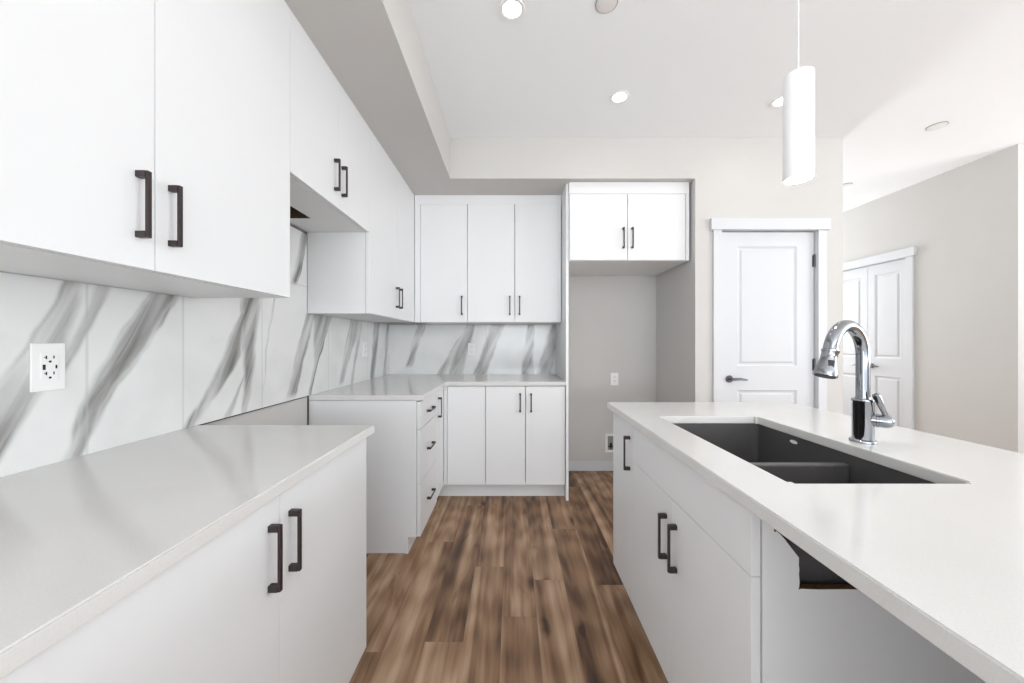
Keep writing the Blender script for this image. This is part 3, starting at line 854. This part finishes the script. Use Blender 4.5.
# undermount double sink
def rrect(x0, x1, y0, y1, r, z, n=5):
    out = []
    for cx, cy, a0 in ((x1-r, y1-r, 0), (x0+r, y1-r, PI/2), (x0+r, y0+r, PI), (x1-r, y0+r, 1.5*PI)):
        for k in range(n+1):
            a = a0+k*(PI/2)/n; out.append(Vector((cx+r*math.cos(a), cy+r*math.sin(a), z)))
    return out
sk = thing('kitchen_sink', 'dark charcoal undermount double-bowl sink in the island counter', 'sink', (0.8100, 1.138, 0.66))
def basin():
    bm = bmesh.new()
    cx, cy = 0.8065, 1.138
    hw, hl = 0.2035, 0.354
    zt = 0.8838-0.66
    loops = [rrect(-hw-0.012, hw+0.012, -hl-0.008, hl+0.008, 0.03, zt-0.004), rrect(-hw-0.012, hw+0.012, -hl-0.008, hl+0.008, 0.03, zt),
             rrect(-hw, hw, -hl, hl, 0.014, zt), rrect(-hw+0.002, hw-0.002, -hl+0.002, hl-0.002, 0.016, 0.03),
             rrect(-hw+0.010, hw-0.010, -hl+0.010, hl-0.010, 0.016, 0.010), rrect(-hw+0.03, hw-0.03, -hl+0.03, hl-0.03, 0.016, 0.006),
             ]
    outer = [rrect(-hw-0.008, hw+0.008, -hl-0.005, hl+0.005, 0.02, zt-0.004), rrect(-hw-0.006, hw+0.006, -hl-0.004, hl+0.004, 0.02, 0.0)]
    def ring(lp): return [bm.verts.new(v) for v in lp]
    def loft(rs, flip=False):
        for a, b in zip(rs, rs[1:]):
            n = len(a)
            for k in range(n):
                f = bm.faces.new((a[k], a[(k+1) % n], b[(k+1) % n], b[k])); f.smooth = False
    R = [ring(l) for l in loops]; loft(R); bm.faces.new(R[-1])
    Q = [ring(l) for l in outer]; loft([R[0]]+Q); bm.faces.new(Q[-1])
    obj('basin', bm, M_SINK, sk)
    bm = bmesh.new(); box(bm, -hw+0.001, hw-0.001, -0.062, -0.036, 0.008, 0.855-0.66, bev=0.008, seg=3)
    obj('divider', bm, M_SINK, sk)
    for yy in (-0.21, 0.16):
        bm = bmesh.new(); lathe(bm, [(0, 0.001), (0.022, 0.001), (0.028, 0.004), (0.043, 0.005), (0.046, 0.002), (0.046, -0.0)], c=(0, yy, 0.007)); obj('drain', bm, M_CHROME, sk)
    bm = bmesh.new()
    N_ = 24; th = 0.0012
    xs = hw-0.0030
    a = [bm.verts.new((xs, 0.155+0.017*math.cos(2*PI*k/N_), 0.203+0.0062*math.sin(2*PI*k/N_))) for k in range(N_)]
    b = [bm.verts.new((xs+th, v.co.y, v.co.z)) for v in a]
    bm.faces.new(a); bm.faces.new(b[::-1])
    for k in range(N_): bm.faces.new((a[k], b[k], b[(k+1) % N_], a[(k+1) % N_]))
    lb = obj('maker_badge', bm, M_PLATE, sk); lb['label'] = 'small pale oval badge'
basin()

# faucet
fx, fy, fz = 1.084, 1.112, 0.9143
fc = thing('kitchen_faucet', 'tall chrome gooseneck pull-down faucet standing behind the sink', 'faucet', (fx, fy, fz))
bm = bmesh.new()
lathe(bm, [(0, 0), (0.0325, 0), (0.033, 0.002), (0.033, 0.005), (0.031, 0.008), (0.0262, 0.010), (0.0262, 0.124), (0.0275, 0.126), (0.0278, 0.131), (0.0265, 0.133), (0.019, 0.134), (0.0182, 0.138), (0, 0.138)], 40)
obj('faucet_body', bm, M_CHROME, fc)
th = math.radians(17)
dx, dy = -math.cos(th), -math.sin(th)
R_ = 0.0725; RZ = 0.090; zc = 0.267
pts = [(0, 0, 0.132), (0, 0, 0.20), (0, 0, 0.25)]
for k in range(0, 21):
    a = PI*k/20*0.95
    s = R_*(1-math.cos(a)); pts.append((dx*s, dy*s, zc+RZ*math.sin(a)))
rad = [0.0172]*3+[0.0172+0.0010*k/20 for k in range(21)]
bm = bmesh.new(); tube(bm, pts, rad, 28)
obj('spout', bm, M_CHROME, fc)
e = Vector(pts[-1]); dirv = (Vector(pts[-1])-Vector(pts[-2])).normalized()
dirv = (dirv + Vector((dx, dy, 0))*0.13).normalized()
bm = bmesh.new()
prof = [(0.0, 0.0180), (0.002, 0.0215), (0.007, 0.0215), (0.010, 0.0195), (0.030, 0.0200), (0.062, 0.0265), (0.078, 0.0295), (0.082, 0.0290)]
tube(bm, [e+dirv*(s-0.004) for s, r_ in prof], [r_ for s, r_ in prof], 32)
hd = obj('spray_head', bm, M_CHROME, fc)
bm = bmesh.new()
tube(bm, [e+dirv*0.0783, e+dirv*0.0790], [0.0255, 0.0255], 32)
obj('spray_face', bm, M_RUBBER, hd)
bm = bmesh.new()
side = Vector((-0.35, -1, 0)).normalized()
c0 = e+dirv*0.045+side*0.021
box(bm, -0.007, 0.007, -0.004, 0.003, -0.017, 0.017, bev=0.002)
btn = obj('spray_button', bm, M_RUBBER, hd)
btn.location = c0; btn.rotation_euler = (math.radians(-6), math.radians(8), math.radians(-20))
# side valve barrel and lever
bm = bmesh.new()
ba = Vector((0.72, -0.69, 0)).normalized()
bc = Vector((0, 0, 0.070))
prof = [(0.012, 0.0195), (0.028, 0.0195), (0.029, 0.021), (0.034, 0.021), (0.035, 0.0195), (0.052, 0.0195), (0.059, 0.018), (0.065, 0.013), (0.068, 0.005)]
tube(bm, [bc+ba*s for s, r_ in prof], [r_ for s, r_ in prof], 28)
lv = obj('valve_barrel', bm, M_CHROME, fc)
bm = bmesh.new()
p0 = bc+ba*0.050+Vector((0, 0, 0.014))
ld = Vector((-0.50, -0.10, 0.86)).normalized()
tube(bm, [p0, p0+ld*0.02, p0+ld*0.072, p0+ld*0.078, p0+ld*0.081], [0.0065, 0.0068, 0.0098, 0.0085, 0.004], 20)
obj('lever', bm, M_CHROME, lv)

# ------------------------------------------------------------------ ceiling fixtures and pendant
def downlight(x, y, label, power=0.55, r=0.058):
    t = thing('recessed_light', label, 'ceiling light', (x, y, CEIL), group='recessed ceiling lights')
    bm = bmesh.new()
    lathe(bm, [(r*0.72, -0.0005), (r*0.74, -0.004), (r*0.98, -0.0055), (r, -0.003), (r, -0.0003)], 40)
    obj('trim_ring', bm, M_PLATE, t)
    bm = bmesh.new(); lathe(bm, [(0, -0.0025), (r*0.70, -0.0025), (r*0.71, -0.0005), (0, -0.0005)], 32)
    obj('lens', bm, M_LENS, t)
    d = bpy.data.lights.new('downlight_lamp', 'AREA'); d.shape = 'DISK'; d.size = 0.09; d.energy = power; d.color = (1, 0.97, 0.93); d.spread = math.radians(150)
    o = bpy.data.objects.new('downlight_lamp', d); COL.objects.link(o); o.location = (0, 0, -0.012); o.parent = t
downlight(0.0, 1.641, 'lit recessed ceiling light at the top centre, nearest the camera')
downlight(0.667, 2.232, 'lit recessed ceiling light before the cabinet over the fridge alcove')
downlight(1.70, 2.270, 'lit recessed ceiling light half hidden behind the pendant lamp')

def disc(name, x, y, label, cat, r, h, m=None):
    t = thing(name, label, cat, (x, y, CEIL))
    bm = bmesh.new(); lathe(bm, [(0, -h), (r*0.55, -h), (r*0.80, -h*0.92), (r*0.96, -h*0.55), (r, -0.004), (r, -0.0003)], 40)
    obj('cover', bm, m or M_PLATE, t)
    bm = bmesh.new(); lathe(bm, [(r*1.005, -0.0003), (r*1.07, -0.0003), (r*1.07, -0.003), (r*1.005, -0.003)], 40)
    obj('rim', bm, M_GREY, t)
M_GREYP = mat('grey_white_plastic', (236, 233, 233), 0.5, var=0.01)
disc('ceiling_cover', 0.4235, 1.612, 'round pale cover plate on the ceiling cut by the top edge of the view', 'cover', 0.046, 0.007, M_GREYP)
disc('sprinkler_cover', 2.99, 2.533, 'flat round cover on the ceiling before the right wall', 'cover', 0.05, 0.008)
disc('sprinkler_cover', 3.235, 3.487, 'small round cover on the ceiling over the hall beside the pantry wall corner', 'cover', 0.045, 0.008)

px, py = 0.915, 1.15
pn = thing('pendant_lamp', 'white cylinder pendant lamp hanging over the island', 'pendant lamp', (px, py, 1.742))
pr, ph = 0.0405, 0.332
bm = bmesh.new(); lathe(bm, [(pr-0.003, 0.012), (pr-0.003, 0.0), (pr, 0.0), (pr, ph-0.002), (pr-0.002, ph), (0, ph)], 48)
obj('shade', bm, M_PEND, pn)
bm = bmesh.new(); lathe(bm, [(0, 0.008), (pr-0.0034, 0.008), (pr-0.0034, 0.011), (0, 0.011)], 40); obj('lens', bm, M_PLENS, pn)
bm = bmesh.new(); tube(bm, [(0, 0, ph), (0, 0, CEIL-1.742-0.02)], 0.0018, 10); obj('cord', bm, M_PEND, pn)
bm = bmesh.new(); lathe(bm, [(0, -0.022), (0.055, -0.022), (0.06, -0.018), (0.06, -0.0005), (0, -0.0005)], 40, c=(0, 0, CEIL-1.742)); obj('canopy', bm, M_PEND, pn)
d = bpy.data.lights.new('pendant_bulb', 'AREA'); d.shape = 'DISK'; d.size = 0.07; d.energy = 2.0; d.color = (1, 0.97, 0.93)
o = bpy.data.objects.new('pendant_bulb', d); COL.objects.link(o); o.parent = pn; o.location = (0, 0, 0.004)
